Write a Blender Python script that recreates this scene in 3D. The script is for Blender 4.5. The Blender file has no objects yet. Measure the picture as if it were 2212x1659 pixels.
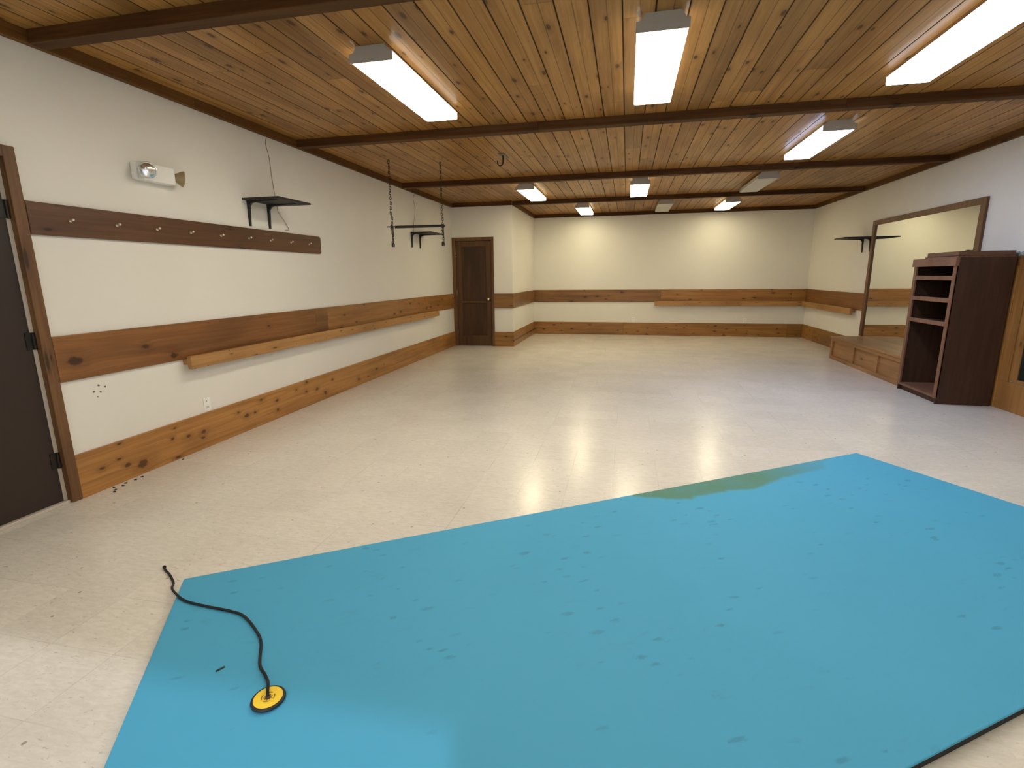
import bpy, bmesh, math, random
from mathutils import Vector, Matrix

S = bpy.context.scene
COL = S.collection
random.seed(7)

# ------------------------------------------------------------------ camera
cd = bpy.data.cameras.new('camera'); cam = bpy.data.objects.new('camera', cd); COL.objects.link(cam)
cd.sensor_fit = 'HORIZONTAL'; cd.sensor_width = 36.0; cd.lens = 17.900; cd.clip_start = 0.02; cd.clip_end = 200
cr = (0.97638392, 0.21582372, -0.00972388); cu = (-0.03545728, 0.20448211, 0.97822791); cf = (-0.21311315, 0.95478122, -0.20730557)
cam.matrix_world = Matrix(((cr[0], cu[0], -cf[0], 3.46749), (cr[1], cu[1], -cf[1], -1.20440), (cr[2], cu[2], -cf[2], 1.40769), (0, 0, 0, 1)))
S.camera = cam

# ------------------------------------------------------------------ world, sun, exposure
w = bpy.data.worlds.new('world'); S.world = w; w.use_nodes = True
bg = w.node_tree.nodes['Background']; bg.inputs[0].default_value = (0.80, 0.89, 1.0, 1); bg.inputs[1].default_value = 1.0
sd = bpy.data.lights.new('sun', 'SUN'); sun = bpy.data.objects.new('sun', sd); COL.objects.link(sun)
sd.energy = 1.15; sd.angle = math.radians(.9); sd.color = (0.80, 0.88, 1.0)
sun.rotation_euler = Vector((-0.28, 1.0, -0.544)).to_track_quat('-Z', 'Y').to_euler()
sun.location = (4, -6, 4)
vs = S.view_settings
S.display_settings.display_device = 'sRGB'
vs.view_transform = 'Standard'; vs.look = 'None'; vs.gamma = 1.0; vs.use_curve_mapping = False; vs.exposure = 0.52

S.cycles.max_bounces = 7; S.cycles.diffuse_bounces = 4; S.cycles.glossy_bounces = 3
S.cycles.caustics_reflective = False; S.cycles.caustics_refractive = False
S.cycles.use_adaptive_sampling = True; S.cycles.adaptive_threshold = 0.07
LAMP = 17.0                      # radiance of a lit diffuser
WARM = (1.0, 0.89, 0.57); SOFT = (1.0, 0.92, 0.75); COOL = (0.68, 0.87, 1.32)

# ------------------------------------------------------------------ room dimensions (metres)
W, D1, D2, X1, YR = 7.347, 8.898, 11.327, 1.245, -3.6
HT, HC = 2.75, 2.825             # underside of the beams / of the boards

# ------------------------------------------------------------------ node helpers
class NT:
    def __init__(s, name):
        s.m = bpy.data.materials.new(name); s.m.use_nodes = True
        s.t = s.m.node_tree; s.b = s.t.nodes['Principled BSDF']; s.out = s.t.nodes['Material Output']
    def n(s, typ, **kw):
        nd = s.t.nodes.new(typ)
        for k, v in kw.items(): setattr(nd, k, v)
        return nd
    def put(s, sock, v):
        if v is None: return
        if isinstance(v, bpy.types.NodeSocket): s.t.links.new(v, sock)
        elif isinstance(v, (tuple, list)) and sock.type == 'RGBA': sock.default_value = tuple(v) + ((1,) if len(v) == 3 else ())
        else: sock.default_value = v
    def math(s, op, a, b=None, c=None, clamp=False):
        nd = s.n('ShaderNodeMath', operation=op, use_clamp=clamp)
        s.put(nd.inputs[0], a); s.put(nd.inputs[1], b)
        if c is not None: s.put(nd.inputs[2], c)
        return nd.outputs[0]
    def step(s, v, a, b, lo=0.0, hi=1.0):
        nd = s.n('ShaderNodeMapRange', interpolation_type='SMOOTHSTEP')
        for i, x in enumerate((v, a, b, lo, hi)): s.put(nd.inputs[i], x)
        return nd.outputs[0]
    def mix(s, f, a, b, mode='MIX'):
        nd = s.n('ShaderNodeMix', data_type='RGBA', blend_type=mode)
        s.put(nd.inputs[0], f); s.put(nd.inputs[6], a); s.put(nd.inputs[7], b)
        return nd.outputs[2]
    def xyz(s):
        tc = s.n('ShaderNodeTexCoord'); sp = s.n('ShaderNodeSeparateXYZ'); s.put(sp.inputs[0], tc.outputs['Object'])
        return sp.outputs[0], sp.outputs[1], sp.outputs[2]
    def vec(s, x, y, z=0.0):
        nd = s.n('ShaderNodeCombineXYZ')
        for i, v in enumerate((x, y, z)): s.put(nd.inputs[i], v)
        return nd.outputs[0]
    def noise(s, v, scale, detail=4.0, rough=0.55, dist=0.0):
        nd = s.n('ShaderNodeTexNoise'); s.put(nd.inputs['Vector'], v); s.put(nd.inputs['Scale'], scale)
        s.put(nd.inputs['Detail'], detail); s.put(nd.inputs['Roughness'], rough); s.put(nd.inputs['Distortion'], dist)
        return nd.outputs[0]
    def voro(s, v, scale=1.0, rnd=1.0):
        nd = s.n('ShaderNodeTexVoronoi', voronoi_dimensions='2D'); s.put(nd.inputs['Vector'], v); s.put(nd.inputs['Scale'], scale)
        s.put(nd.inputs['Randomness'], rnd)
        return nd.outputs['Distance'], nd.outputs['Color']
    def white(s, v):
        nd = s.n('ShaderNodeTexWhiteNoise', noise_dimensions='1D'); s.put(nd.inputs['W'], v); return nd.outputs[0]
    def bump(s, h, strength, dist=0.01):
        nd = s.n('ShaderNodeBump'); s.put(nd.inputs['Height'], h); nd.inputs['Strength'].default_value = strength; nd.inputs['Distance'].default_value = dist
        s.put(s.b.inputs['Normal'], nd.outputs[0])
    def base(s, col, rough=0.5, spec=0.5, metal=0.0, coat=0.0, coat_rough=0.2):
        s.put(s.b.inputs['Base Color'], col); s.put(s.b.inputs['Roughness'], rough); s.put(s.b.inputs['Specular IOR Level'], spec)
        s.put(s.b.inputs['Metallic'], metal); s.put(s.b.inputs['Coat Weight'], coat); s.put(s.b.inputs['Coat Roughness'], coat_rough)

def plain(name, col, rough=0.5, metal=0.0, spec=0.5, var=0.06, scale=30):
    t = NT(name); tc = t.n('ShaderNodeTexCoord')
    f = t.noise(tc.outputs['Object'], scale)
    c2 = tuple(max(0, c * (1 - 2.2 * var)) for c in col); c1 = tuple(min(1, c * (1 + var)) for c in col)
    t.base(t.mix(f, c2, c1), rough, spec, metal)
    return t.m

def wood(name, dark, mid, light, along='y', rough=0.45, plank=None, across=None, bead=False, knot=0.35, ka=0.34, kb=0.16, ksize=0.12,
         coat=0.0, coat_rough=0.2, joints=None, spec=0.4, tone=0.25, seed=0.0, grain=1.0, nails=False, spots=()):
    """wood with grain along one axis, knots and (optionally) planks of a given width"""
    t = NT(name); x, y, z = t.xyz()
    ax = {'x': x, 'y': y, 'z': z}
    A = ax[along]
    oth = [k for k in 'xyz' if k != along]
    if across is None: across = 'z' if along != 'z' else 'y'
    B = ax[across]; C = ax[[k for k in oth if k != across][0]]
    rnd = seed
    if plank:
        idx = t.math('FLOOR', t.math('DIVIDE', B, plank)); r1 = t.white(t.math('ADD', idx, seed + .37))
        A2 = t.math('ADD', A, t.math('MULTIPLY', r1, 17.0)); rv = r1
    else:
        A2 = t.math('ADD', A, seed * 3.17)
        rv = None
    if joints:
        jl = joints
        jj = t.math('FLOOR', t.math('DIVIDE', A2, jl)); rj = t.white(t.math('ADD', jj, seed + 9.1))
        rv = rj if rv is None else t.math('FRACT', t.math('ADD', rv, rj))
        A2 = t.math('ADD', A2, t.math('MULTIPLY', rj, 5.3))
    kv = t.vec(t.math('DIVIDE', A2, ka), t.math('DIVIDE', t.math('ADD', B, seed * .71), kb), t.math('MULTIPLY', C, .8))
    wob = t.noise(t.vec(t.math('MULTIPLY', A2, 14), t.math('MULTIPLY', B, 24), C), 1.0, 2)
    d, kc = t.voro(kv)
    sep = t.n('ShaderNodeSeparateColor'); t.put(sep.inputs[0], kc)
    has = t.math('LESS_THAN', sep.outputs[0], knot)
    size = t.math('MULTIPLY_ADD', sep.outputs[1], ksize * .75, ksize * .35)
    dd = t.math('ADD', d, t.math('MULTIPLY', t.math('SUBTRACT', wob, .5), .06))
    kmask = t.math('MULTIPLY', has, t.math('SUBTRACT', 1.0, t.step(t.math('DIVIDE', dd, size), .55, 1.25)))
    kring = t.math('MULTIPLY', has, t.math('SUBTRACT', 1.0, t.step(t.math('DIVIDE', dd, size), .8, 3.2)))
    for (sa, sb, sr) in spots:          # knots at known places on the board
        du = t.math('MULTIPLY', t.math('SUBTRACT', A, sa), .62); dv_ = t.math('SUBTRACT', B, sb)
        ds = t.math('SQRT', t.math('ADD', t.math('MULTIPLY', du, du), t.math('MULTIPLY', dv_, dv_)))
        ds = t.math('DIVIDE', t.math('ADD', ds, t.math('MULTIPLY', t.math('SUBTRACT', wob, .5), sr * 2.2)), sr)
        kmask = t.math('MAXIMUM', kmask, t.math('SUBTRACT', 1.0, t.step(ds, .45, 1.2)))
        kring = t.math('MAXIMUM', kring, t.math('SUBTRACT', 1.0, t.step(ds, .8, 3.6)))
    gx = t.math('ADD', t.math('MULTIPLY', B, 1.0), t.math('MULTIPLY', kring, .016))
    gv = t.vec(t.math('MULTIPLY', A2, 1.1 * grain), t.math('MULTIPLY', gx, 26.0), t.math('MULTIPLY', C, 26.0))
    g1 = t.noise(gv, 1.0, 5, .6, .6)
    g2 = t.noise(t.vec(t.math('MULTIPLY', A2, 5.0 * grain), t.math('MULTIPLY', gx, 150.0), t.math('MULTIPLY', C, 150.0)), 1.0, 3, .6)
    big = t.noise(t.vec(t.math('MULTIPLY', A2, .8), t.math('MULTIPLY', B, 3.0), C), 1.0, 2)
    f = t.math('ADD', t.math('MULTIPLY', g1, .75), t.math('MULTIPLY', g2, .25))
    f = t.step(f, .36, .64)
    col = t.mix(f, mid, light)
    col = t.mix(t.math('MULTIPLY', t.step(big, .42, .72), .5), col, dark)
    if rv is not None:
        v = t.math('MULTIPLY_ADD', rv, tone * 2, 1 - tone)
        col = t.mix(1.0, col, t.vec(v, v, v), 'MULTIPLY')
    col = t.mix(t.math('MULTIPLY', kring, .32), col, dark)
    col = t.mix(t.math('MULTIPLY', kmask, .82), col, tuple(c * .32 for c in dark))
    if plank:
        fr = t.math('FRACT', t.math('DIVIDE', B, plank))
        e = t.math('MULTIPLY', t.math('MINIMUM', fr, t.math('SUBTRACT', 1.0, fr)), plank)
        seam = t.math('SUBTRACT', 1.0, t.step(e, .0022, .0075))
        col = t.mix(t.math('MULTIPLY', seam, .85), col, tuple(c * .2 for c in dark))
        if bead:
            e2 = t.math('MULTIPLY', t.math('ABSOLUTE', t.math('SUBTRACT', fr, .53)), plank)
            s2 = t.math('SUBTRACT', 1.0, t.step(e2, .0012, .0042))
            col = t.mix(t.math('MULTIPLY', s2, .6), col, tuple(c * .35 for c in dark))
    if joints:
        fj = t.math('FRACT', t.math('DIVIDE', t.math('SUBTRACT', A2, t.math('MULTIPLY', rj, 5.3)), joints))
        ej = t.math('MULTIPLY', t.math('MINIMUM', fj, t.math('SUBTRACT', 1.0, fj)), joints)
        sj = t.math('SUBTRACT', 1.0, t.step(ej, .001, .004))
        col = t.mix(t.math('MULTIPLY', sj, .55), col, tuple(c * .3 for c in dark))
    if nails:
        dv, vc = t.voro(t.vec(t.math('DIVIDE', A, .19), t.math('DIVIDE', B, .12), 0.0))
        col = t.mix(t.math('SUBTRACT', 1.0, t.step(dv, .022, .042)), col, (.03, .014, .006))
    t.base(col, rough, spec, 0, coat, coat_rough)
    return t.m

M = {}
M['ceiling'] = wood('ceiling boards', (.145, .055, .010), (.30, .142, .036), (.405, .213, .064), 'y', .5, plank=.1785, across='x', bead=True, knot=.42, ka=.36, kb=.13, ksize=.115,
                    coat=.22, coat_rough=.16, joints=3.1, tone=.17, spec=.15)
M['beam_x'] = wood('beam wood', (.024, .0085, .002), (.064, .025, .0062), (.10, .043, .0125), 'x', .6, knot=.3, ka=.6, joints=2.6, tone=.22, spec=.18)
M['crown_y'] = wood('crown wood along room', (.045, .017, .004), (.10, .042, .010), (.15, .068, .019), 'y', .6, knot=.3, ka=.6, joints=2.6, tone=.2, spec=.18)
BD, BM, BL = (0.09, 0.0324, 0.0072), (0.24, 0.1032, 0.0252), (0.342, 0.1656, 0.048)
for axn in 'xy':
    M['band_' + axn] = wood('band board ' + axn, BD, BM, BL, axn, .42, knot=.55, ka=.30, kb=.115, ksize=.14, joints=2.79, tone=.22, seed=1.3, coat=.15)
    M['base_' + axn] = wood('baseboard ' + axn, (.095, .034, .007), (.24, .105, .024), (.345, .168, .046), axn, .42, knot=.5, ka=.22, kb=.10, ksize=.13, joints=3.6, tone=.16, seed=4.6, coat=.12)
    M['rail_' + axn] = wood('pale rail wood ' + axn, (.16, .07, .02), (.36, .18, .06), (.46, .25, .09), axn, .5, knot=.35, ka=.3, kb=.06, ksize=.12, seed=2.2, nails=True)
M['base_left'] = wood('left baseboard', (0.1283, 0.0459, 0.00945), (0.324, 0.1418, 0.0324), (0.4657, 0.2268, 0.0621), 'y', .42, knot=.16, ka=.24, kb=.10, ksize=.12, tone=.16, seed=4.6, coat=.12, grain=.7,
    spots=[(1.387, .153, .012), (1.572, .110, .014), (1.693, .075, .030), (1.956, .181, .011), (2.104, .158, .015), (2.263, .149, .016), (2.674, .200, .013), (2.773, .149, .018), (2.886, .147, .012), (2.984, .244, .016),
           (3.212, .189, .013), (3.21, .092, .016), (3.536, .228, .011), (3.725, .275, .014), (3.706, .166, .013), (3.914, .159, .016), (4.072, .073, .022), (4.236, .203, .012), (4.86, .080, .018)])
M['band_dark'] = wood('dark band board', (0.0715, 0.0247, 0.0065), (0.1885, 0.0754, 0.0195), (0.2795, 0.1209, 0.0364), 'y', .42, knot=.0, seed=6.1, coat=.12, grain=.7, spots=[(1.353, .900, .030), (1.854, .924, .020), (2.083, .825, .024), (3.208, .950, .013)])
M['peg_board'] = wood('peg board wood', (0.03675, 0.0126, 0.0042), (0.08925, 0.0357, 0.0126), (0.1313, 0.05775, 0.02205), 'y', .45, knot=.35, ka=.5, kb=.15, seed=3.3)
M['door_frame'] = wood('door casing wood', (0.05625, 0.0225, 0.0075), (0.1313, 0.06, 0.02125), (0.1875, 0.0925, 0.035), 'z', .5, knot=.15, ka=.6, kb=.1, seed=5.2, across='y')
M['door_wood'] = wood('closet door wood', (0.0319, 0.01233, 0.00406), (0.0841, 0.0377, 0.01305), (0.1305, 0.0609, 0.02175), 'z', .45, knot=.0, seed=7.7, across='x')
M['door_panel'] = wood('closet door panel', (0.0175, 0.00625, 0.001875), (0.05, 0.02125, 0.006875), (0.0775, 0.035, 0.01188), 'z', .45, knot=.0, seed=7.1, across='x')
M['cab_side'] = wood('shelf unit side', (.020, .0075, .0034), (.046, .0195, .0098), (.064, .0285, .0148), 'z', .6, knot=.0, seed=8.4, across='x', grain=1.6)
M['cab_mid'] = wood('dark board', (.06, .024, .012), (.12, .052, .030), (.165, .077, .046), 'y', .55, knot=.0, seed=8.1)
M['cab_face'] = wood('shelf unit face', (.09, .038, .018), (.17, .078, .045), (.23, .112, .068), 'z', .5, knot=.0, seed=8.9, across='y')
M['bench'] = wood('bench wood', (0.143, 0.0605, 0.0187), (0.297, 0.1408, 0.0473), (0.396, 0.2035, 0.077), 'y', .42, knot=.1, seed=9.6, ka=.5, coat=.1)
M['built_in'] = wood('built in wood', (0.1375, 0.05375, 0.0125), (0.3125, 0.1438, 0.0375), (0.425, 0.21, 0.065), 'z', .45, knot=.1, seed=10.4, across='y')
M['mirror_frame'] = wood('mirror frame wood', (0.055, 0.022, 0.0077), (0.143, 0.0638, 0.0231), (0.198, 0.0946, 0.0374), 'z', .45, knot=.1, seed=11.2, across='y')
M['brown_door'] = plain('dark brown painted door', (.034, .022, .017), .5, spec=.35, var=.03)
M['black'] = plain('black paint', (.012, .011, .010), .55, var=.1)
M['iron'] = plain('dark iron', (.05, .042, .034), .45, metal=.7, var=.2)
M['hinge'] = plain('dark hinge metal', (.03, .025, .02), .4, metal=.6)
M['white_plastic'] = plain('white plastic', (.86, .85, .81), .45, var=.02)
M['slot'] = plain('dark slot', (.05, .045, .04), .6)
M['white_sweep'] = plain('pale weather strip', (.55, .49, .42), .6)
M['housing'] = plain('fixture end metal', (.46, .42, .37), .5, var=.03)
M['chrome'] = plain('lamp reflector', (.72, .70, .66), .14, metal=1.0, var=.02)
M['lamp_glass'] = plain('amber lamp back', (.34, .25, .13), .4, var=.12)
M['brass'] = plain('brass knob', (.80, .66, .40), .22, metal=1.0, var=.02)
M['peg_metal'] = plain('pale peg metal', (.75, .66, .50), .3, metal=.55, var=.05)
M['wire'] = plain('grey speaker wire', (.36, .31, .24), .6)
M['rope'] = plain('black rope', (.010, .010, .012), .8, var=.3, scale=400)
M['rubber'] = plain('black rubber', (.014, .015, .016), .6)
M['dust_cloth'] = plain('grey dusty cloth', (.38, .40, .40), .9, var=.3, scale=60)
M['dark_scrap'] = plain('dark scrap', (.04, .035, .03), .8)
M['plate_grey'] = plain('grey steel plate', (.16, .145, .12), .45, metal=.6)
M['mirror'] = NT('mirror glass').m
_t = M['mirror'].node_tree.nodes['Principled BSDF']; _t.inputs['Base Color'].default_value = (.86, .87, .82, 1); _t.inputs['Metallic'].default_value = 1; _t.inputs['Roughness'].default_value = .015
M['pane'] = plain('dark pane', (.02, .024, .018), .25, var=.1)

# painted wall: neutral off white, faint roller texture; the left wall carries a cluster of nail holes
def wall_mat(name, holes=()):
    t = NT(name); tc = t.n('ShaderNodeTexCoord'); v = tc.outputs['Object']; x, y, z = t.xyz()
    n1 = t.noise(v, 1.3, 3); n2 = t.noise(v, 190, 3)
    col = t.mix(n1, (.745, .715, .65), (.80, .775, .715))
    for (hy, hz, hr) in holes:
        d = t.math('SQRT', t.math('ADD', t.math('POWER', t.math('ABSOLUTE', t.math('SUBTRACT', y, hy)), 2.0), t.math('POWER', t.math('ABSOLUTE', t.math('SUBTRACT', z, hz)), 2.0)))
        d = t.math('ADD', d, t.math('MULTIPLY', t.math('SUBTRACT', t.noise(v, 90, 2), .5), .012))
        col = t.mix(t.math('SUBTRACT', 1.0, t.step(d, hr * .55, hr * 1.2)), col, (.10, .085, .07))
    t.base(col, .46, .45); t.bump(n2, .12, .002)
    return t.m
M['wall'] = wall_mat('painted wall')
M['wall_left'] = wall_mat('painted wall with nail holes', [(1.481, .712, .009), (1.523, .694, .007), (1.443, .675, .008), (1.462, .637, .006), (1.488, .664, .007)])

# vinyl tile floor
def floor_mat():
    t = NT('vinyl tile floor'); x, y, z = t.xyz()
    T = .3048
    ix = t.math('FLOOR', t.math('DIVIDE', t.math('SUBTRACT', x, .07), T)); iy = t.math('FLOOR', t.math('DIVIDE', t.math('SUBTRACT', y, .12), T))
    r = t.white(t.math('ADD', t.math('MULTIPLY', ix, 7.13), t.math('MULTIPLY', iy, 3.71)))
    off = t.math('MULTIPLY', r, 31.0)
    st = t.noise(t.vec(t.math('MULTIPLY', x, 19.0), t.math('MULTIPLY', y, 62.0), off), 1.0, 5, .7, .5)
    fl = t.noise(t.vec(t.math('MULTIPLY', x, 34.0), t.math('MULTIPLY', y, 80.0), off), 1.0, 3, .6, .4)
    blot = t.noise(t.vec(x, y, 0.0), .9, 3)
    col = t.mix(t.step(st, .30, .70), (.635, .597, .53), (.725, .69, .625))
    col = t.mix(t.math('MULTIPLY', t.step(fl, .63, .72), .5), col, (.30, .25, .20))
    col = t.mix(t.math('MULTIPLY', t.step(blot, .5, .8), .25), col, (.46, .42, .37))
    v = t.math('MULTIPLY_ADD', r, .06, .97); col = t.mix(1.0, col, t.vec(v, v, v), 'MULTIPLY')
    fx = t.math('FRACT', t.math('DIVIDE', t.math('SUBTRACT', x, .07), T)); fy = t.math('FRACT', t.math('DIVIDE', t.math('SUBTRACT', y, .12), T))
    ex = t.math('MULTIPLY', t.math('MINIMUM', fx, t.math('SUBTRACT', 1.0, fx)), T); ey = t.math('MULTIPLY', t.math('MINIMUM', fy, t.math('SUBTRACT', 1.0, fy)), T)
    seam = t.math('SUBTRACT', 1.0, t.step(t.math('MINIMUM', ex, ey), .0008, .0028))
    sm = t.math('MULTIPLY', seam, t.step(t.noise(t.vec(x, y, 3.0), 1.7, 4), .46, .68))
    col = t.mix(t.math('MULTIPLY', sm, .42), col, (.27, .23, .19))
    d, kc = t.voro(t.vec(x, y, 0.0), 1.9)
    spec = t.math('SUBTRACT', 1.0, t.step(t.math('ADD', d, t.math('MULTIPLY', t.noise(t.vec(x, y, 0.0), 50, 2), .02)), .016, .027))
    col = t.mix(t.math('MULTIPLY', spec, .65), col, (.16, .13, .10))
    rough = t.math('MULTIPLY_ADD', t.noise(t.vec(x, y, 1.0), 3.0, 4), .16, .15)
    t.base(col, rough, .45); t.bump(t.noise(t.vec(x, y, 2.0), 14, 3), .15, .003)
    return t.m
M['floor'] = floor_mat()

# gym mat: blue vinyl with scuffs and dents, olive stain along its far edge (local x along the mat, local -y towards the camera)
def mat_mat():
    t = NT('blue mat vinyl'); x, y, z = t.xyz()
    v = t.vec(x, y, 0.0)
    n = t.noise(v, 1.1, 4)
    col = t.mix(n, (.060, .325, .53), (.076, .375, .60))
    sc = t.noise(t.vec(t.math('MULTIPLY', x, 5.0), t.math('MULTIPLY', y, 11.0), 0.0), 1.0, 6, .68, 1.2)
    reg = t.step(t.noise(v, .75, 2), .40, .66)
    col = t.mix(t.math('MULTIPLY', t.math('MULTIPLY', t.step(sc, .57, .80), reg), .55), col, (.065, .25, .36))
    d, kc = t.voro(t.vec(t.math('MULTIPLY', t.math('ADD', x, t.math('MULTIPLY', y, .5)), 7.5), t.math('MULTIPLY', y, 18.0), 0.0))
    sep = t.n('ShaderNodeSeparateColor'); t.put(sep.inputs[0], kc)
    dn = t.math('MULTIPLY', t.math('MULTIPLY', t.math('LESS_THAN', sep.outputs[0], .30), t.step(t.noise(v, 1.6, 2), .46, .60)), t.math('SUBTRACT', 1.0, t.step(t.math('ADD', d, t.math('MULTIPLY', t.math('SUBTRACT', sc, .5), 1.1)), .02, .20)))
    col = t.mix(t.math('MULTIPLY', dn, .42), col, (.04, .17, .26))
    # stain
    cr = t.n('ShaderNodeValToRGB'); cr.color_ramp.interpolation = 'LINEAR'
    s = t.math('DIVIDE', t.math('SUBTRACT', x, 2.3), 2.1); t.put(cr.inputs[0], s)
    pts = [(0.0, 0), (.055, 0), (.145, .133), (.22, .21), (.25, .185), (.36, .19), (.45, .235), (.54, .20), (.60, .165), (.72, .155), (.80, .15), (.91, .0)]
    el = cr.color_ramp.elements
    while len(el) > 1: el.remove(el[-1])
    for i, (a, b) in enumerate(pts):
        e = el[0] if i == 0 else el.new(a)
        e.position = a; e.color = (b / .3,) * 3 + (1,)
    B = t.math('MULTIPLY', cr.outputs[0], .3)
    q = t.math('SUBTRACT', t.math('ADD', B, t.math('MULTIPLY', t.math('SUBTRACT', t.noise(v, 9, 4), .5), .07)), t.math('MULTIPLY', y, -1.0))
    sm = t.math('MULTIPLY', t.step(q, -.01, .035), t.step(B, .005, .04))
    sm = t.math('MULTIPLY', sm, t.math('MULTIPLY', t.step(x, 4.3, 3.3, .12, .92), t.math('MULTIPLY_ADD', t.noise(v, 6, 4), .5, .66)), None, True)
    col = t.mix(sm, col, (.10, .215, .115))
    t.base(col, .62, .25)
    h = t.math('SUBTRACT', t.math('MULTIPLY', t.noise(v, 5, 3), .5), t.math('MULTIPLY', dn, 1.0))
    t.bump(h, .22, .012)
    return t.m
M['mat_top'] = mat_mat()
M['mat_core'] = plain('dark foam core', (.016, .017, .015), .85, var=.2)

def disc_mat():
    t = NT('yellow disc with brown rings'); x, y, z = t.xyz()
    r = t.math('SQRT', t.math('ADD', t.math('MULTIPLY', x, x), t.math('MULTIPLY', y, y)))
    a = t.math('ARCTAN2', y, x)
    def band(lo, hi): return t.math('MULTIPLY', t.step(r, lo - .0006, lo + .0006), t.math('SUBTRACT', 1.0, t.step(r, hi - .0006, hi + .0006)))
    dash = t.math('GREATER_THAN', t.math('SINE', t.math('MULTIPLY', a, 4.0)), -.55)
    dots = t.math('GREATER_THAN', t.math('SINE', t.math('MULTIPLY', a, 9.0)), -.1)
    m = t.math('MAXIMUM', t.math('MULTIPLY', band(.0180, .0222), dash), t.math('MULTIPLY', band(.0, .0140), t.math('MAXIMUM', dots, band(.0, .0105))))
    t.base(t.mix(m, (.88, .62, .05), (.30, .16, .02)), .4, .4)
    return t.m
M['disc'] = disc_mat()

def emit(name, col, k):
    t = NT(name); x, y, z = t.xyz()
    # two tubes behind the diffuser: brighter along two lines
    a = t.math('ABSOLUTE', t.math('SUBTRACT', t.math('ABSOLUTE', x), .065))
    g = t.math('MULTIPLY_ADD', t.step(a, 0.0, .075, 1.0, 0.0), .35, .82)
    tc = t.n('ShaderNodeTexCoord'); sn = t.n('ShaderNodeSeparateXYZ'); t.put(sn.inputs[0], tc.outputs['Normal'])
    g = t.math('MULTIPLY', g, t.step(t.math('MULTIPLY', sn.outputs[2], -1.0), .15, .85, .15, 1.0))   # the tubes throw their light down; the sides glow
    t.base((.8, .8, .78), .4)
    t.put(t.b.inputs['Emission Color'], col); t.put(t.b.inputs['Emission Strength'], t.math('MULTIPLY', g, k))
    return t.m
M['lit_warm'] = emit('lit diffuser warm', WARM, LAMP * .76)
M['lit_soft'] = emit('lit diffuser soft white', SOFT, LAMP)
M['lit_dim'] = emit('lit diffuser soft white, older tubes', SOFT, LAMP * .5)  # reduced output for the added, unseen ceiling lights
M['lit_neutral'] = emit('lit diffuser neutral', (.90, .94, 1.02), LAMP * .92)
M['lit_cool'] = emit('lit diffuser cool', COOL, LAMP * 1.15)
M['unlit'] = plain('unlit diffuser', (.62, .60, .56), .4, var=.02)

# ------------------------------------------------------------------ mesh helpers
def box(bm, x0, x1, y0, y1, z0, z1):
    vs_ = [bm.verts.new((x, y, z)) for x in (x0, x1) for y in (y0, y1) for z in (z0, z1)]
    for f in ((0, 1, 3, 2), (4, 6, 7, 5), (0, 4, 5, 1), (2, 3, 7, 6), (0, 2, 6, 4), (1, 5, 7, 3)):
        bm.faces.new([vs_[i] for i in f])
def prism(bm, poly, axis, a, b):
    """extrude a 2D outline along an axis; the outline holds the other two coordinates in xyz order"""
    def mk(p, t): 
        c = list(p); c.insert('xyz'.index(axis), t); return bm.verts.new(c)
    A = [mk(p, a) for p in poly]; B = [mk(p, b) for p in poly]; n = len(poly)
    for i in range(n): bm.faces.new((A[i], A[(i + 1) % n], B[(i + 1) % n], B[i]))
    bm.faces.new(A); bm.faces.new(list(reversed(B)))
def tube(bm, pts, r, n=8, closed=False):
    P = [Vector(p) for p in pts]; m = len(P); rings = []
    up = None
    for i in range(m):
        if closed: d = P[(i + 1) % m] - P[i - 1]
        else: d = P[min(i + 1, m - 1)] - P[max(i - 1, 0)]
        d.normalize()
        if up is None: up = Vector((0, 0, 1)) if abs(d.z) < .9 else Vector((1, 0, 0))
        s = d.cross(up).normalized(); up = s.cross(d).normalized()
        rr = r(i / (m - 1)) if callable(r) else r
        rings.append([bm.verts.new(P[i] + (s * math.cos(2 * math.pi * k / n) + up * math.sin(2 * math.pi * k / n)) * rr) for k in range(n)])
    for i in range(m if closed else m - 1):
        a, b = rings[i], rings[(i + 1) % m]
        for k in range(n): bm.faces.new((a[k], a[(k + 1) % n], b[(k + 1) % n], b[k]))
    if not closed: bm.faces.new(list(reversed(rings[0]))); bm.faces.new(rings[-1])
def lathe(bm, prof, origin, axis, n=24):
    """prof: (radius, height) pairs turned about an axis direction"""
    ax = Vector(axis).normalized(); u = ax.orthogonal().normalized(); v = ax.cross(u); o = Vector(origin)
    rings = []
    for r, h in prof:
        if r < 1e-6: rings.append([bm.verts.new(o + ax * h)])
        else: rings.append([bm.verts.new(o + ax * h + (u * math.cos(2 * math.pi * k / n) + v * math.sin(2 * math.pi * k / n)) * r) for k in range(n)])
    for a, b in zip(rings, rings[1:]):
        for k in range(n):
            if len(a) == 1 and len(b) == 1: continue
            if len(a) == 1: bm.faces.new((a[0], b[k], b[(k + 1) % n]))
            elif len(b) == 1: bm.faces.new((a[k], a[(k + 1) % n], b[0]))
            else: bm.faces.new((a[k], a[(k + 1) % n], b[(k + 1) % n], b[k]))
    if len(rings[0]) > 1: bm.faces.new(list(reversed(rings[0])))
    if len(rings[-1]) > 1: bm.faces.new(rings[-1])
def crom(pts, k=6):
    P = [Vector(p) for p in pts]; out = []
    for i in range(len(P) - 1):
        a, b, c, d = P[max(i - 1, 0)], P[i], P[i + 1], P[min(i + 2, len(P) - 1)]
        for j in range(k):
            t = j / k
            out.append(.5 * ((2 * b) + (c - a) * t + (2 * a - 5 * b + 4 * c - d) * t * t + (3 * b - a - 3 * c + d) * t ** 3))
    return out + [P[-1]]

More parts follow.
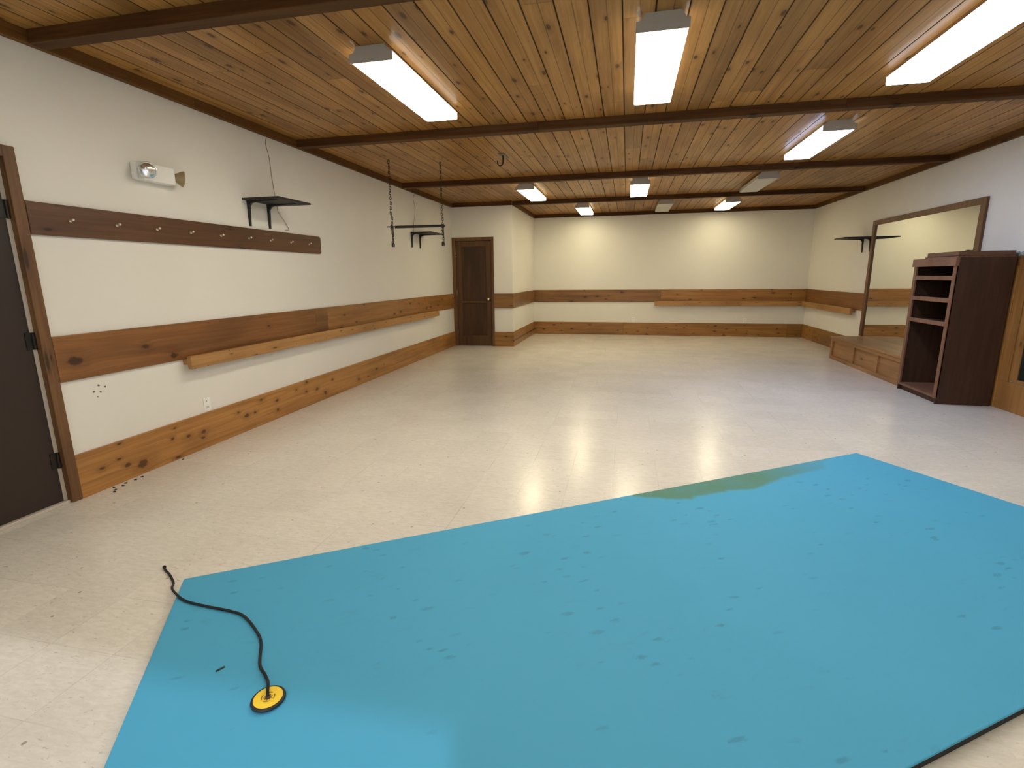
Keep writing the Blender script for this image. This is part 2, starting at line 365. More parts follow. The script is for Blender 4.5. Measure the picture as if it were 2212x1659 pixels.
def wloc(o):
    v = Vector((0, 0, 0))
    while o: v += o.location; o = o.parent
    return v
def obj(name, build, mat, parent=None, bevel=0.0, smooth=False, label=None):
    """one mesh object; build(bm) works in room coordinates (parents are never rotated), the mesh is stored relative to the parent"""
    bm = bmesh.new(); build(bm)
    bmesh.ops.recalc_face_normals(bm, faces=bm.faces)
    if parent is not None and not parent.get('_local'):
        bmesh.ops.translate(bm, verts=bm.verts, vec=-wloc(parent))
    me = bpy.data.meshes.new(name); bm.to_mesh(me); bm.free()
    me.materials.append(mat)
    if smooth:
        for p in me.polygons: p.use_smooth = True
    o = bpy.data.objects.new(name, me); COL.objects.link(o)
    if parent is not None: o.parent = parent
    if bevel:
        b = o.modifiers.new('bevel', 'BEVEL'); b.width = bevel; b.segments = 2; b.limit_method = 'ANGLE'
    if label: o['label'] = label
    return o
def tag(o, label, cat, group=None):
    o['label'] = label; o['category'] = cat
    if group: o['group'] = group
    return o
def thing(name, loc, label, cat, group=None):
    o = bpy.data.objects.new(name, None); COL.objects.link(o); o.location = loc; o.empty_display_size = .1
    return tag(o, label, cat, group)
def struct(name, build, mat, label=None, bevel=0.0, parent=None):
    o = obj(name, build, mat, parent, bevel); o['kind'] = 'structure'
    if label: o['label'] = label
    return o
def boxes(*bs):
    def f(bm):
        for b in bs: box(bm, *b)
    return f

# ------------------------------------------------------------------ room shell
TH = .15
struct('floor', boxes((-TH, W + TH, YR - TH, D2 + TH, -.12, 0)), M['floor'], 'pale beige vinyl tile floor')
# ceiling: tongue-and-groove boards, V groove between them
def ceil(bm):
    pw = .1785; g = .004; n = int((W + 2 * TH) / pw) + 2; x = -pw; prof = []
    while x < W + TH:
        prof += [(x, HC + .006), (x + g, HC), (x + pw - g, HC)]; x += pw
    prof += [(x, HC + .006), (x, HC + .12), (-pw, HC + .12)]
    prism(bm, prof, 'y', YR - TH, D2 + TH)
struct('ceiling', ceil, M['ceiling'], 'knotty pine board ceiling')
struct('wall_left', lambda bm: prism(bm, [(YR, 0), (.20, 0), (.20, 2.135), (1.19, 2.135), (1.19, 0), (D1, 0), (D1, HC), (YR, HC)], 'x', -TH, 0), M['wall_left'], 'cream painted left wall')
struct('wall_closet', boxes((-TH, .06, D1, D2, 0, HC), (.836, X1, D1, D2, 0, HC), (.06, .836, D1, D2, 2.12, HC), (.06, .836, D1 + .08, D2, 0, 2.12)), M['wall'], 'cream painted closet corner at the far left')
struct('wall_back', boxes((-TH, W + TH, D2, D2 + TH, 0, HC)), M['wall'], 'cream painted back wall')
struct('wall_right', boxes((W, W + TH, YR, D2, 0, HC)), M['wall'], 'painted right wall')
struct('wall_front', boxes((-TH, .45, YR - TH, YR, 0, HC), (4.05, W + TH, YR - TH, YR, 0, HC), (.45, 4.05, YR - TH, YR, 2.1, HC)), M['wall'], 'painted wall behind the viewer with an added wide doorway')  # unseen doorway added and sized to shape the sun patch on the floor

# ------------------------------------------------------------------ ceiling beams and crown trim
tn = [0]
def trim(build, mat, label, bevel=.003):
    tn[0] += 1
    return struct('trim_%d' % tn[0], build, mat, label, bevel)
for (a, b), nm in (((1.405, 1.50), 'nearest'), ((3.915, 4.01), 'second'), ((6.535, 6.63), 'third')):
    trim(boxes((.04, W - .04, a, b, HT, HC + .002)), M['beam_x'], '%s dark wood ceiling beam' % nm)
trim(boxes((X1 + .001, W - .04, 8.905, 9.0, HT, HC + .002)), M['beam_x'], 'farthest dark wood ceiling beam, level with the closet corner')
trim(boxes((.04, X1, D1 - .04, D1 + .001, HT, HC + .002)), M['beam_x'], 'wood crown trim over the closet door')
trim(boxes((0, .04, YR, D1, HT, HC + .002)), M['crown_y'], 'wood crown trim along the left wall')
trim(boxes((W - .04, W, YR, D2, HT, HC + .002)), M['crown_y'], 'wood crown trim along the right wall')
trim(boxes((X1, X1 + .04, 9.0, D2 - .04, HT, HC + .002)), M['crown_y'], 'wood crown trim on the side of the closet corner')
trim(boxes((X1, W - .04, D2 - .04, D2, HT, HC + .002)), M['beam_x'], 'wood crown trim along the back wall')

# ------------------------------------------------------------------ baseboards and wainscot bands
ZB, Z1, Z2, T = .297, .779, 1.068, .02
struct('baseboard_left', boxes((0, T, 1.235, D1, 0, ZB)), M['base_left'], 'tall knotty baseboard on the left wall', .003)
struct('baseboard_closet', boxes((.866, X1 + T, D1 - T, D1, 0, ZB), (X1, X1 + T, D1, D2, 0, ZB)), M['base_x'], 'tall baseboard around the closet corner', .003)
struct('baseboard_back', boxes((X1 + T, W, D2 - T, D2, 0, ZB)), M['base_x'], 'tall knotty baseboard on the back wall', .003)
struct('baseboard_right', boxes((W - T, W, 8.29, D2 - T, 0, ZB)), M['base_y'], 'tall baseboard on the right wall', .003)
trim(boxes((0, T, 1.238, 4.015, Z1, Z2)), M['band_dark'], 'dark brown wood band on the left wall, nearer board')
trim(boxes((0, T, 4.015, D1, Z1, Z2)), M['band_y'], 'knotty wood band on the left wall, farther board')
trim(boxes((.866, X1 + T, D1 - T, D1, Z1, Z2), (X1, X1 + T, D1, D2, Z1, Z2)), M['band_x'], 'wood band around the closet corner')
trim(boxes((X1 + T, W, D2 - T, D2, Z1, Z2)), M['band_x'], 'knotty wood band on the back wall')
trim(boxes((W - T, W, 8.45, D2 - T, Z1, Z2)), M['band_dark'], 'dark wood band on the right wall beside the mirror')

# ------------------------------------------------------------------ door_1: dark brown door at the left edge
d1 = struct('door_1', boxes((-.062, -.022, .26, 1.150, .022, 2.095)), M['brown_door'], 'dark brown flat door at the left edge of the photo', .002)
def casing(bm):
    box(bm, 0, .020, 1.172, 1.236, 0, 2.158); box(bm, 0, .020, .16, .225, 0, 2.158); box(bm, 0, .020, .225, 1.172, 2.095, 2.158)
    box(bm, -.10, 0, 1.172, 1.189, 0, 2.134); box(bm, -.10, 0, .201, .225, 0, 2.134); box(bm, -.10, 0, .225, 1.172, 2.095, 2.134)
    box(bm, -.10, -.075, 1.15, 1.172, 0, 2.095)
struct('door_frame', casing, M['door_frame'], parent=d1, bevel=.003)
struct('weather_strip', boxes((-.070, -.020, 1.1505, 1.1725, .022, 2.09)), M['white_sweep'], parent=d1)
struct('threshold', boxes((-.10, .004, .225, 1.172, 0, .020)), M['white_sweep'], parent=d1, bevel=.004)
for z0 in (.24, 1.0, 1.76):
    def hb(bm, z0=z0):
        tube(bm, [(-.014, 1.161, z0), (-.014, 1.161, z0 + .103)], .0085, 10); box(bm, -.021, -.017, 1.120, 1.172, z0, z0 + .103)
    struct('hinge', hb, M['hinge'], parent=d1)

# ------------------------------------------------------------------ door_2: closet door in the far left corner
d2 = struct('door_2', lambda bm: (
    box(bm, .082, .185, D1 + .012, D1 + .045, .012, 2.10), box(bm, .695, .815, D1 + .012, D1 + .045, .012, 2.10),
    box(bm, .185, .695, D1 + .012, D1 + .045, 1.992, 2.10), box(bm, .185, .695, D1 + .012, D1 + .045, .878, .918), box(bm, .185, .695, D1 + .012, D1 + .045, .012, .215)),
    M['door_wood'], 'dark stained closet door with two recessed panels', .003)
for nm, z0, z1 in (('upper', .918, 1.992), ('lower', .215, .878)):
    struct('door_panel', boxes((.185, .695, D1 + .028, D1 + .042, z0, z1)), M['door_panel'], parent=d2)
def fr2(bm):
    box(bm, .004, .078, D1 - .02, D1 + .06, 0, 2.17); box(bm, .819, .866, D1 - .02, D1 + .06, 0, 2.17); box(bm, .078, .819, D1 - .02, D1 + .06, 2.105, 2.17)
struct('door_frame', fr2, M['door_frame'], parent=d2, bevel=.003)
obj('door_knob', lambda bm: lathe(bm, [(.030, 0), (.030, .006), (.012, .008), (.012, .028), (.026, .036), (.031, .050), (.026, .062), (.0, .066)], (.745, D1 + .012, .955), (0, -1, 0), 20), M['brass'], d2, smooth=True, label='brass door knob')
for z0 in (.25, 1.05, 1.80):
    struct('hinge', (lambda z0: lambda bm: tube(bm, [(.080, D1 + .006, z0), (.080, D1 + .006, z0 + .09)], .006, 8))(z0), M['brass'], parent=d2)

# ------------------------------------------------------------------ coat peg board
cr_ = thing('coat_rack', (.0012, 2.74, 1.775), 'long dark wood board with a row of pegs, high on the left wall', 'coat rack')
def pegb(bm):
    ys0, ys1, z0, z1, r = 1.238, 4.235, 1.678, 1.868, .03
    pl = [(ys0, z0)]
    for k in range(6): a = -math.pi / 2 + k * math.pi / 10; pl.append((ys1 - r + r * math.cos(a), z0 + r + r * math.sin(a)))
    for k in range(6): a = k * math.pi / 10; pl.append((ys1 - r + r * math.cos(a), z1 - r + r * math.sin(a)))
    pl.append((ys0, z1))
    prism(bm, pl, 'x', .0012, .022)
obj('board', pegb, M['peg_board'], cr_, .003)
for y in (1.473, 1.782, 2.096, 2.405, 2.723, 3.066, 3.362, 3.682, 4.002):
    obj('peg', (lambda y: lambda bm: (lathe(bm, [(.011, 0), (.011, .003), (.006, .005), (.005, .016), (.008, .021), (.0095, .027), (.007, .033), (0, .035)], (.022, y, 1.774), (1, 0, .3), 14)))(y), M['peg_metal'], cr_, smooth=True)

# ------------------------------------------------------------------ emergency light
em = thing('emergency_light', (0, 2.16, 2.17), 'white two-headed emergency light box on the left wall', 'emergency light')
obj('housing', lambda bm: (box(bm, 0, .085, 1.99, 2.265, 2.108, 2.232), box(bm, 0, .05, 1.97, 2.0, 2.112, 2.228)), M['white_plastic'], em, .008)
def cone_head(bm, o, ax, R, L):
    lathe(bm, [(.018, -.015), (.022, 0), (R * .55, L * .35), (R * .95, L * .85), (R * 1.02, L), (R * .94, L), (R * .80, L * .8), (R * .45, L * .45), (0, L * .38)], o, ax, 28)
h1 = obj('lamp_head', lambda bm: cone_head(bm, (.095, 2.03, 2.172), (.62, -.78, -.12), .056, .058), M['chrome'], em, smooth=True, label='chrome lamp head facing the camera')
obj('lens', lambda bm: lathe(bm, [(.0525, .054), (.045, .059), (0, .064)], (.095, 2.03, 2.172), (.62, -.78, -.12), 28), M['chrome'], h1, smooth=True)
h2 = obj('lamp_head', lambda bm: cone_head(bm, (.055, 2.268, 2.172), (.50, .85, -.12), .058, .070), M['lamp_glass'], em, smooth=True, label='amber tinted lamp head turned away')
obj('lens', lambda bm: lathe(bm, [(.054, .067), (.046, .073), (0, .078)], (.055, 2.268, 2.172), (.50, .85, -.12), 28), M['white_plastic'], h2, smooth=True)

# ------------------------------------------------------------------ black speaker shelves on brackets
def speaker_shelf(y0, y1, z, depth, side, label, br):
    s = 1 if side == 'left' else -1; x0 = 0 if side == 'left' else W
    t = thing('wall_shelf', (x0, (y0 + y1) / 2, z), label, 'shelf', 'black bracket shelves')
    X = lambda d: x0 + s * d
    a, b = sorted((X(0), X(depth)))
    obj('shelf_board', boxes((a, b, y0, y1, z, z + .018)), M['black'], t, .003)
    for y in br:
        def bk(bm, y=y):
            h = .225; arm = depth * .82
            pl = [(X(0), z), (X(arm), z), (X(arm), z - .006), (X(.075), z - .016), (X(.045), z - .024), (X(.024), z - .05), (X(.012), z - h), (X(0), z - h)]
            for dy in (-.012, .012):
                pass
            V1 = [bm.verts.new((px, y - .011, pz)) for px, pz in pl]; V2 = [bm.verts.new((px, y + .011, pz)) for px, pz in pl]
            n = len(pl)
            for i in range(n): bm.faces.new((V1[i], V1[(i + 1) % n], V2[(i + 1) % n], V2[i]))
            bm.faces.new(V1); bm.faces.new(list(reversed(V2)))
        obj('bracket', bk, M['black'], t)
    return t
speaker_shelf(3.055, 3.545, 2.115, .385, 'left', 'black bracket shelf on the left wall above the peg board', (3.125, 3.400))
speaker_shelf(6.86, 7.42, 2.110, .36, 'left', 'black bracket shelf on the left wall seen behind the chain trapeze', (6.885, 7.225))
speaker_shelf(8.445, 8.87, 1.965, .42, 'right', 'black bracket shelf on the right wall beside the mirror', (8.50, 8.78))

# speaker wires
def wire(pts, label):
    o = obj('speaker_wire', lambda bm: tube(bm, crom([(.006, y, z) for y, z in pts], 5), .0028, 6), M['wire'], smooth=True)
    return tag(o, label, 'wire', 'loose speaker wires')
wire([(3.482, 2.748), (3.461, 2.681), (3.492, 2.572), (3.503, 2.401), (3.524, 2.22), (3.542, 2.115), (3.546, 2.072), (3.586, 2.026), (3.638, 1.979), (3.679, 1.931), (3.693, 1.902), (3.637, 1.896)] , 'thin grey wire hanging past the shelf above the peg board')
wire([(7.085, 2.748), (7.02, 2.658), (7.074, 2.55), (7.057, 2.411), (6.985, 2.255), (6.984, 2.135)], 'thin grey wire hanging to the shelf behind the trapeze')

# ------------------------------------------------------------------ wall outlets
def outlet(o, n, label):
    """o: centre on the wall, n: outward axis"""
    t = thing('wall_outlet', o, label, 'outlet', 'white wall outlets')
    ox, oy, oz = o
    if n == 'x': f = lambda a, b, c, d, e, g: (ox + a, ox + b, oy + c, oy + d, oz + e, oz + g)
    else: f = lambda a, b, c, d, e, g: (ox + c, ox + d, oy - b, oy - a, oz + e, oz + g)
    obj('cover_plate', boxes(f(0, .006, -.036, .036, -.058, .058)), M['white_plastic'], t, .002)
    for zz in (-.026, .026):
        so = obj('socket', boxes(f(.006, .009, -.015, .015, zz - .017, zz + .017)), M['white_plastic'], t, .002)
        for c in (-.007, .007):
            obj('slot', boxes(f(.009, .0096, c - .002, c + .002, zz - .002, zz + .008)), M['slot'], so)
outlet((0, 2.352, .362), 'x', 'white outlet on the left wall above the baseboard, nearest the camera')
outlet((0, 8.15, .362), 'x', 'white outlet on the left wall beside the closet door')
outlet((X1, 9.07, .362), 'x', 'white outlet on the side of the closet corner')
outlet((3.648, D2, .365), 'y', 'white outlet on the back wall, left of its ledge rail')
outlet((6.128, D2, .362), 'y', 'white outlet on the back wall under the ledge rail')

# ------------------------------------------------------------------ pale ledge rails
t = thing('ledge_rail', (0, 4.97, .755), 'long pale wood ledge rail under the band on the left wall', 'wall rail', 'pale wood ledge rails')
obj('spacer_block', boxes((0.0, .062, 2.175, 7.72, .735, .7785)), M['rail_y'], t, .002)
obj('front_board', boxes((.062, .1, 2.155, 7.77, .703, .806)), M['rail_y'], t, .003)
t = thing('ledge_rail', (5.7, D2, .755), 'pale wood ledge rail under the band on the back wall', 'wall rail', 'pale wood ledge rails')
obj('spacer_block', boxes((4.15, W - .102, D2 - .062, D2, .735, .7785)), M['rail_x'], t, .002)
obj('front_board', boxes((4.115, W - .102, D2 - .1, D2 - .062, .698, .806)), M['rail_x'], t, .003)
t = thing('ledge_rail', (W, 10.0, .755), 'pale wood ledge rail under the band on the right wall', 'wall rail', 'pale wood ledge rails')
obj('spacer_block', boxes((W - .062, W, 8.755, D2 - .001, .735, .7785)), M['rail_y'], t, .002)
obj('front_board', boxes((W - .1, W - .062, 8.71, D2 - .001, .698, .806)), M['rail_y'], t, .003)

# ------------------------------------------------------------------ mirror on the right wall
t = thing('wall_mirror', (W, 7.08, .37), 'large wood framed mirror on the right wall above the bench', 'mirror')
obj('mirror_glass', boxes((W - .012, W, 5.80, 8.35, .37, 2.16)), M['mirror'], t)
fw = .092
obj('frame_post', boxes((W - .03, W, 8.437 - fw, 8.437, .37, 2.22)), M['mirror_frame'], t, .003)
obj('frame_post', boxes((W - .03, W, 5.715, 5.715 + fw, .37, 2.22)), M['mirror_frame'], t, .003)
obj('frame_rail', boxes((W - .03, W, 5.715 + fw, 8.437 - fw, 2.148, 2.22)), M['mirror_frame'], t, .003)

# ------------------------------------------------------------------ low bench / platform under the mirror
XP, BY0, BY1, BH = 6.856, 5.85, 8.28, .375
t = thing('platform_bench', ((XP + W) / 2, 7.06, 0), 'low panelled wood bench under the mirror', 'bench')
obj('bench_top', boxes((XP - .014, W, BY0, BY1 + .006, BH - .028, BH)), M['bench'], t, .004)
obj('carcass', boxes((XP + .03, W, BY0, BY1 - .012, 0, BH - .028)), M['bench'], t)
def bf(bm):
    z1 = BH - .028
    box(bm, XP, XP + .03, BY0, BY1, z1 - .05, z1); box(bm, XP, XP + .03, BY0, BY1, 0, .055)
    for y0, y1 in ((8.215, 8.28), (7.365, 7.43), (6.60, 6.665), (5.85, 5.92)): box(bm, XP, XP + .03, y0, y1, .055, z1 - .05)
obj('front_frame', bf, M['bench'], t, .003)
obj('end_panel', boxes((XP + .031, W, BY1 - .012, BY1, 0, BH - .028)), M['bench'], t, .002)
for y0, y1 in ((7.43, 8.215), (6.665, 7.365), (5.92, 6.60)):
    obj('front_panel', boxes((XP + .024, XP + .0295, y0, y1, .055, BH - .078)), M['bench'], t)

# ------------------------------------------------------------------ tall open shelf unit
XC, CX1, CY0, CY1, CT = 6.779, 7.290, 5.034, 5.845, 1.552
t = thing('shelf_unit', (7.03, 5.44, 0), 'tall dark brown open shelf unit beside the bench', 'shelf unit')
obj('side_panel', boxes((XC + .004, CX1, CY0, CY0 + .02, 0, CT)), M['cab_side'], t, .002)
obj('side_panel', boxes((XC + .004, CX1, CY1 - .02, CY1, 0, CT)), M['cab_side'], t, .002)
obj('back_panel', boxes((CX1 - .012, CX1, CY0 + .02, CY1 - .02, .06, CT)), M['cab_side'], t)
obj('top_panel', boxes((XC + .004, CX1 - .012, CY0 + .02, CY1 - .02, CT - .02, CT)), M['cab_side'], t)
obj('bottom_shelf', boxes((XC, CX1 - .012, CY0 + .02, CY1 - .02, .062, .088)), M['cab_face'], t, .002)
obj('toe_kick', boxes((XC + .035, XC + .05, CY0 + .02, CY1 - .02, 0, .062)), M['cab_side'], t)
for y0, y1 in ((CY0, CY0 + .052), (CY1 - .052, CY1)):
    obj('face_stile', boxes((XC - .002, XC + .018, y0, y1, .062, 1.466)), M['cab_face'], t, .002)
obj('cornice', boxes((XC - .016, XC + .018, CY0 - .004, CY1 + .02, 1.466, CT)), M['cab_face'], t, .003)
for z0 in (.838, 1.087, 1.32):
    sh = obj('shelf', boxes((XC + .018, CX1 - .012, CY0 + .02, CY1 - .02, z0 + .018, z0 + .036)), M['cab_side'], t)
    obj('shelf_edge', boxes((XC, XC + .018, CY0 + .052, CY1 - .052, z0, z0 + .046)), M['cab_face'], sh, .002)
tag(obj('loose_board', boxes((XC + .005, CX1 - .005, CY0 + .012, 5.66, CT, CT + .017)), M['cab_face'], None, .002), 'wider lower board lying on top of the shelf unit', 'board', 'boards on the shelf unit')
tag(obj('loose_board', boxes((XC - .004, CX1 - .02, CY0 - .004, 5.60, CT + .017, CT + .060)), M['cab_mid'], None, .003), 'thick upper board lying on top of the shelf unit', 'board', 'boards on the shelf unit')

def lump(bm, c, r, seed, flat=.5, n=2):
    rs = random.Random(seed); g = bmesh.ops.create_icosphere(bm, subdivisions=n, radius=1.0)
    for v in g['verts']:
        k = .7 + .6 * rs.random()
        v.co = Vector((v.co.x * r[0] * k, v.co.y * r[1] * k, v.co.z * r[2] * k)) + Vector(c)
tag(obj('scrap', lambda bm: lump(bm, (6.90, 5.10, CT + .066), (.035, .02, .008), 3), M['dark_scrap']), 'dark crumbled scrap on the board over the shelf unit', 'scrap')

# ------------------------------------------------------------------ built-in wood case right of the shelf unit
t = thing('wall_cabinet', (W, 4.3, 0), 'built-in wood cabinet with dark recessed panel at the right edge', 'cabinet')
BX = W - .022
def bcase(bm):
    box(bm, BX, W, 3.60, 5.133, 0, .295); box(bm, BX, W, 3.60, 5.133, 1.42, 1.535)
    box(bm, BX, W, 4.905, 5.133, .295, 1.42); box(bm, BX, W, 3.60, 3.83, .295, 1.42)
obj('case_frame', bcase, M['built_in'], t, .004)
obj('corner_board', boxes((BX - .012, BX, 5.03, 5.133, 0, 1.46)), M['built_in'], t, .003)
def bdoor(bm):
    y0, y1, z0, z1 = 3.84, 4.895, .305, 1.41
    box(bm, W - .016, W, y1 - .10, y1, z0, z1); box(bm, W - .016, W, y0, y0 + .10, z0, z1)
    box(bm, W - .016, W, y0 + .10, y1 - .10, z0, z0 + .03); box(bm, W - .016, W, y0 + .10, y1 - .10, z1 - .1, z1)
obj('door', bdoor, M['built_in'], t, .003)
obj('dark_panel', boxes((W - .006, W, 3.94, 4.795, .335, 1.31)), M['pane'], t)
obj('ledge', boxes((W - .03, W, 3.58, 5.14, 1.535, 1.555)), M['built_in'], t, .004)
def cloth(bm):
    for i, (y, zz, r) in enumerate(((5.10, 1.577, .024), (5.055, 1.572, .018), (5.01, 1.578, .024), (4.95, 1.574, .02), (4.90, 1.578, .024))):
        lump(bm, (W - .022, y, zz), (.018, .032, r), 11 + i)
tag(obj('dust_cloth', cloth, M['dust_cloth']), 'crumpled grey cloth on the ledge right of the shelf unit', 'cloth')

# ------------------------------------------------------------------ fluorescent wraparound lights
FL, FW, FB = 1.29, .282, 2.735
def fixture(x, y, mat, label, lit):
    t = thing('ceiling_light', (x, y, HC), label, 'ceiling light', 'wraparound ceiling lights')
    t['_local'] = 1
    hb = FB - HC
    e = FL / 2
    obj('channel', lambda bm: prism(bm, [(-.098, -.001), (.098, -.001), (.124, -.0365), (-.124, -.0365)], 'y', -e + .004, e - .004), M['housing'], t)
    for s in (-1, 1):
        a, b = sorted((s * e, s * (e - .007)))
        # end plate: trapezoid neck against the ceiling, wider plate below
        pl = [(-.098, 0.0), (.098, 0.0), (.118, -.036), (.146, -.040), (.146, hb - .004), (-.146, hb - .004), (-.146, -.040), (-.118, -.036)]
        if s == 1: pl = [(px, max(pz, hb - .004)) for px, pz in pl]; pl = [(-.10, 0), (.10, 0), (.12, -.040), (-.12, -.040)]
        obj('end_plate', (lambda pl, a, b: lambda bm: prism(bm, pl, 'y', a, b))(pl, a, b), M['housing'], t)
    def lens(bm):
        h = FW / 2; r = .012
        pl = [(-h, -.037)]
        for k in range(5): q = math.pi + k * math.pi / 8; pl.append((-h + r + r * math.cos(q), hb + r + r * math.sin(q)))
        for k in range(5): q = 1.5 * math.pi + k * math.pi / 8; pl.append((h - r + r * math.cos(q), hb + r + r * math.sin(q)))
        pl += [(h, -.037)]
        prism(bm, pl, 'y', -e + .008, e - .002)
    obj('diffuser', lens, mat, t)
    del t['_local']
CX = (1.85, 3.612, 5.39)
fixture(CX[0], 2.71, M['lit_soft'], 'lit ceiling light nearest the camera on the left', 1)
fixture(CX[1], 2.71, M['lit_soft'], 'lit ceiling light nearest the camera in the middle', 1)
fixture(CX[2], 2.71, M['lit_neutral'], 'lit ceiling light cut by the top right corner of the photo', 1)
fixture(CX[2], 5.22, M['lit_cool'], 'bluish lit ceiling light on the right, between the second and third beams', 1)
fixture(CX[0], 7.74, M['lit_warm'], 'lit ceiling light left of the middle one, between the third and farthest beams', 1)
fixture(CX[1], 7.74, M['lit_warm'], 'lit ceiling light in the middle, between the third and farthest beams', 1)
fixture(CX[2], 7.74, M['unlit'], 'unlit ceiling light on the right, between the third and farthest beams', 0)
fixture(2.54, 10.2, M['lit_warm'], 'lit ceiling light near the back wall on the left', 1)
fixture(4.15, 10.1, M['unlit'], 'unlit ceiling light near the back wall in the middle', 0)
fixture(CX[2] - .01, 10.2, M['lit_warm'], 'lit ceiling light near the back wall on the right', 1)

# assumed rows over and behind the viewer, added to light near floor and mat
for yy, nm in ((.2, 'above the viewer'), (-2.31, 'behind the viewer')):
    for xx, sd_ in zip(CX, ('on the left', 'in the middle', 'on the right')):
        fixture(xx, yy, M['lit_dim'], 'added unseen ceiling light %s, %s, outside the photo' % (nm, sd_), 1)

# ------------------------------------------------------------------ chain trapeze
P1, P2 = Vector((.545, 5.02, HC)), Vector((1.112, 5.31, HC))
zb1, zb2 = 2.030, 2.052
t = thing('chain_trapeze', (.83, 5.165, HC), 'black bar hanging on two chains from the ceiling', 'trapeze')
def link(bm, c, ang, L=.020, Wd=.0095, r=.0034):
    pts = []
    for k in range(12):
        a = 2 * math.pi * k / 12
        px = Wd * math.cos(a); pz = (L - Wd) * (1 if math.sin(a) > 0 else -1) * min(1, abs(math.sin(a)) * 3) + Wd * math.sin(a)
        pts.append(Vector(c) + Vector((px * math.cos(ang), px * math.sin(ang), pz)))
    tube(bm, pts, r, 6, True)
def chain(p, zlow, zbar):
    def f(bm):
        z = HC - .03; k = 0
        while z > zlow:
            ofs = .010 * math.sin(k * .9) * (1 if z < zbar + .25 else .15)
            link(bm, (p.x + ofs * .5, p.y + ofs, z), (k % 2) * math.pi / 2 + .4)
            z -= .030; k += 1
        z = zbar - .02
        while z > zlow + .01:            # doubled-back slack below the bar
            link(bm, (p.x + .012, p.y - .008, z), (k % 2) * math.pi / 2 + 1.1); z -= .028; k += 1
        for j in range(4): link(bm, (p.x + .012 * math.cos(j * 1.6), p.y + .012 * math.sin(j * 1.6), zlow + .005 + .006 * (j % 2)), j * .8)
    return f
obj('chain', chain(P1, 1.80, zb1), M['iron'], t, smooth=True)
obj('chain', chain(P2, 1.815, zb2), M['iron'], t, smooth=True)
dirb = (P2 - P1).normalized()
A = Vector((P1.x, P1.y, zb1)); B = Vector((P2.x, P2.y, zb2))
obj('bar', lambda bm: tube(bm, [A + dirb * .035, A + dirb * .045, B - dirb * .02], .0165, 12), M['black'], t)
obj('rod', lambda bm: (tube(bm, [A - dirb * .065, B + dirb * .035], .007, 8), tube(bm, [A - dirb * .02, A + dirb * .015], .020, 10), tube(bm, [B - dirb * .012, B + dirb * .022], .022, 10)), M['black'], t)
for p in (P1, P2):
    obj('eye_bolt', (lambda p: lambda bm: (lathe(bm, [(.016, 0), (.016, -.004), (.004, -.005), (.004, -.014)], p, (0, 0, 1), 12), link(bm, (p.x, p.y, HC - .024), .2, .014, .011, .003)))(p), M['iron'], t)

# ------------------------------------------------------------------ ceiling hook
t = thing('ceiling_hook', (1.966, 5.17, HC), 'dark metal hook on a grey plate on the ceiling', 'hook')
obj('plate', boxes((1.928, 2.004, 5.045, 5.30, HC - .006, HC)), M['plate_grey'], t, .002)
def hk(bm):
    pts = [(1.966, 5.15, HC - .006), (1.966, 5.15, HC - .075)]
    for k in range(11):
        a = k * math.pi * 1.12 / 10
        pts.append((1.966 - .034 + .034 * math.cos(a), 5.15, HC - .080 - .038 * math.sin(a)))
    pts.append((1.966 - .072, 5.15, HC - .060))
    tube(bm, pts, lambda u: .0085 - .003 * u, 10)
obj('hook', hk, M['iron'], t, smooth=True)

# ------------------------------------------------------------------ blue mat
ML, MW, MT = 4.508, 1.845, .040
t = thing('gym_mat', (1.4959, .5497, 0), 'large blue exercise mat with an olive stain along its far edge', 'mat')
t.rotation_euler = (0, 0, math.radians(33.504)); t['_local'] = 1
obj('foam_core', boxes((.004, ML - .004, -MW + .004, -.004, 0, .031)), M['mat_core'], t, .006)
def top(bm):
    r = .010; z0, z1 = .030, MT
    pl = []
    for cx, cy, a0 in ((ML - r, -r, 0), (r, -r, 90), (r, -MW + r, 180), (ML - r, -MW + r, 270)):
        for k in range(5): a = math.radians(a0 + k * 22.5); pl.append((cx + r * math.cos(a), cy + r * math.sin(a)))
    prism(bm, pl, 'z', z0, z1)
obj('cover', top, M['mat_top'], t, .004)
del t['_local']

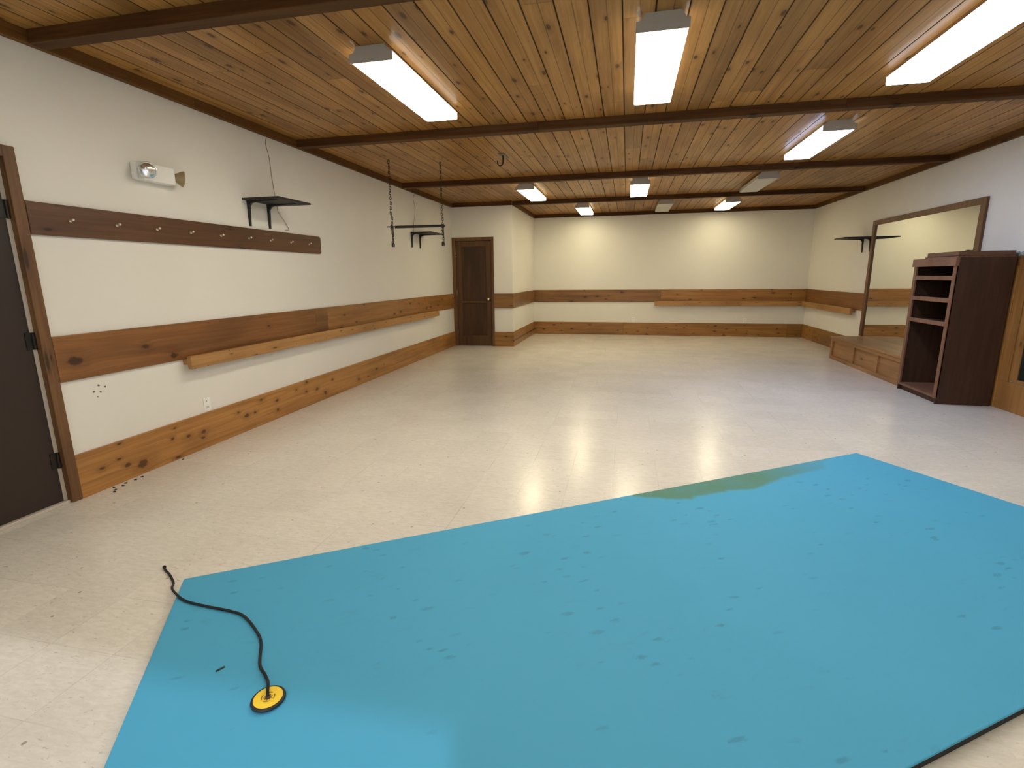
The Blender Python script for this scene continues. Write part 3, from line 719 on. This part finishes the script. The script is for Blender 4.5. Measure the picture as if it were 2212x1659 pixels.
# ------------------------------------------------------------------ yellow disc with black rope
DC = Vector((2.359, .016, MT))
t = thing('rope_disc', DC, 'yellow disc with black rim on a black rope, lying on the blue mat', 'toy')
obj('disc_face', lambda bm: lathe(bm, [(0, .004), (.045, .004), (.0455, .015), (.030, .0165), (.022, .0165), (.010, .014), (0, .014)], DC, (0, 0, 1), 40), M['disc'], t)
def rim(bm):
    prof = []
    for k in range(9):
        a = -math.pi / 2 + k * math.pi / 8
        prof.append((.0485 + .0055 * math.cos(a), .0095 + .0090 * math.sin(a)))
    tube(bm, [DC + Vector((.0480 * math.cos(k * math.pi / 24), .0480 * math.sin(k * math.pi / 24), .0090)) for k in range(48)], .0062, 10, True)
obj('rubber_rim', rim, M['rubber'], t, smooth=True)
obj('hub', lambda bm: lathe(bm, [(.0075, .013), (.0075, .018), (.0055, .020), (0, .020)], DC, (0, 0, 1), 16), M['slot'], t)
rz = MT + .006
rp = [(1.272, .654, .006), (1.300, .635, .006), (1.352, .607, .006), (1.430, .552, .008), (1.487, .492, .030), (1.548, .447, rz), (1.645, .405, rz), (1.762, .391, rz), (1.893, .384, rz), (1.974, .367, rz),
      (2.083, .302, rz), (2.149, .247, rz), (2.223, .147, rz), (2.272, .110, rz), (2.308, .080, rz + .004), (2.333, .052, rz + .020), (2.352, .025, rz + .024), (2.3585, .0165, MT + .017)]
def rope(bm):
    P = crom(rp, 8)
    tube(bm, P, .0052, 8)
    lathe(bm, [(.0045, -.006), (.008, -.003), (.0085, .003), (.006, .008), (0, .009)], (1.272, .654, .0085), (-.6, .4, .1), 10)
obj('rope', rope, M['rope'], t, smooth=True)
tag(obj('scrap', lambda bm: tube(bm, [(2.089, .088, MT + .003), (2.103, .114, MT + .003)], .003, 6), M['dark_scrap']), 'tiny black sliver on the blue mat left of the rope', 'scrap')

# ------------------------------------------------------------------ crumbs by the left baseboard
rs = random.Random(5)
for (x, y) in ((.052, 1.42), (.058, 1.50), (.070, 1.565), (.082, 1.46), (.066, 1.62), (.125, 1.36), (.060, 1.985), (.10, 1.39)):
    o = obj('crumb', (lambda x, y: lambda bm: lump(bm, (x, y, .004), (.007 + .004 * rs.random(), .010, .0045), int(y * 1000), n=1))(x, y), M['dark_scrap'])
    tag(o, 'dark crumb on the floor beside the left baseboard', 'crumb', 'crumbs by the left baseboard')
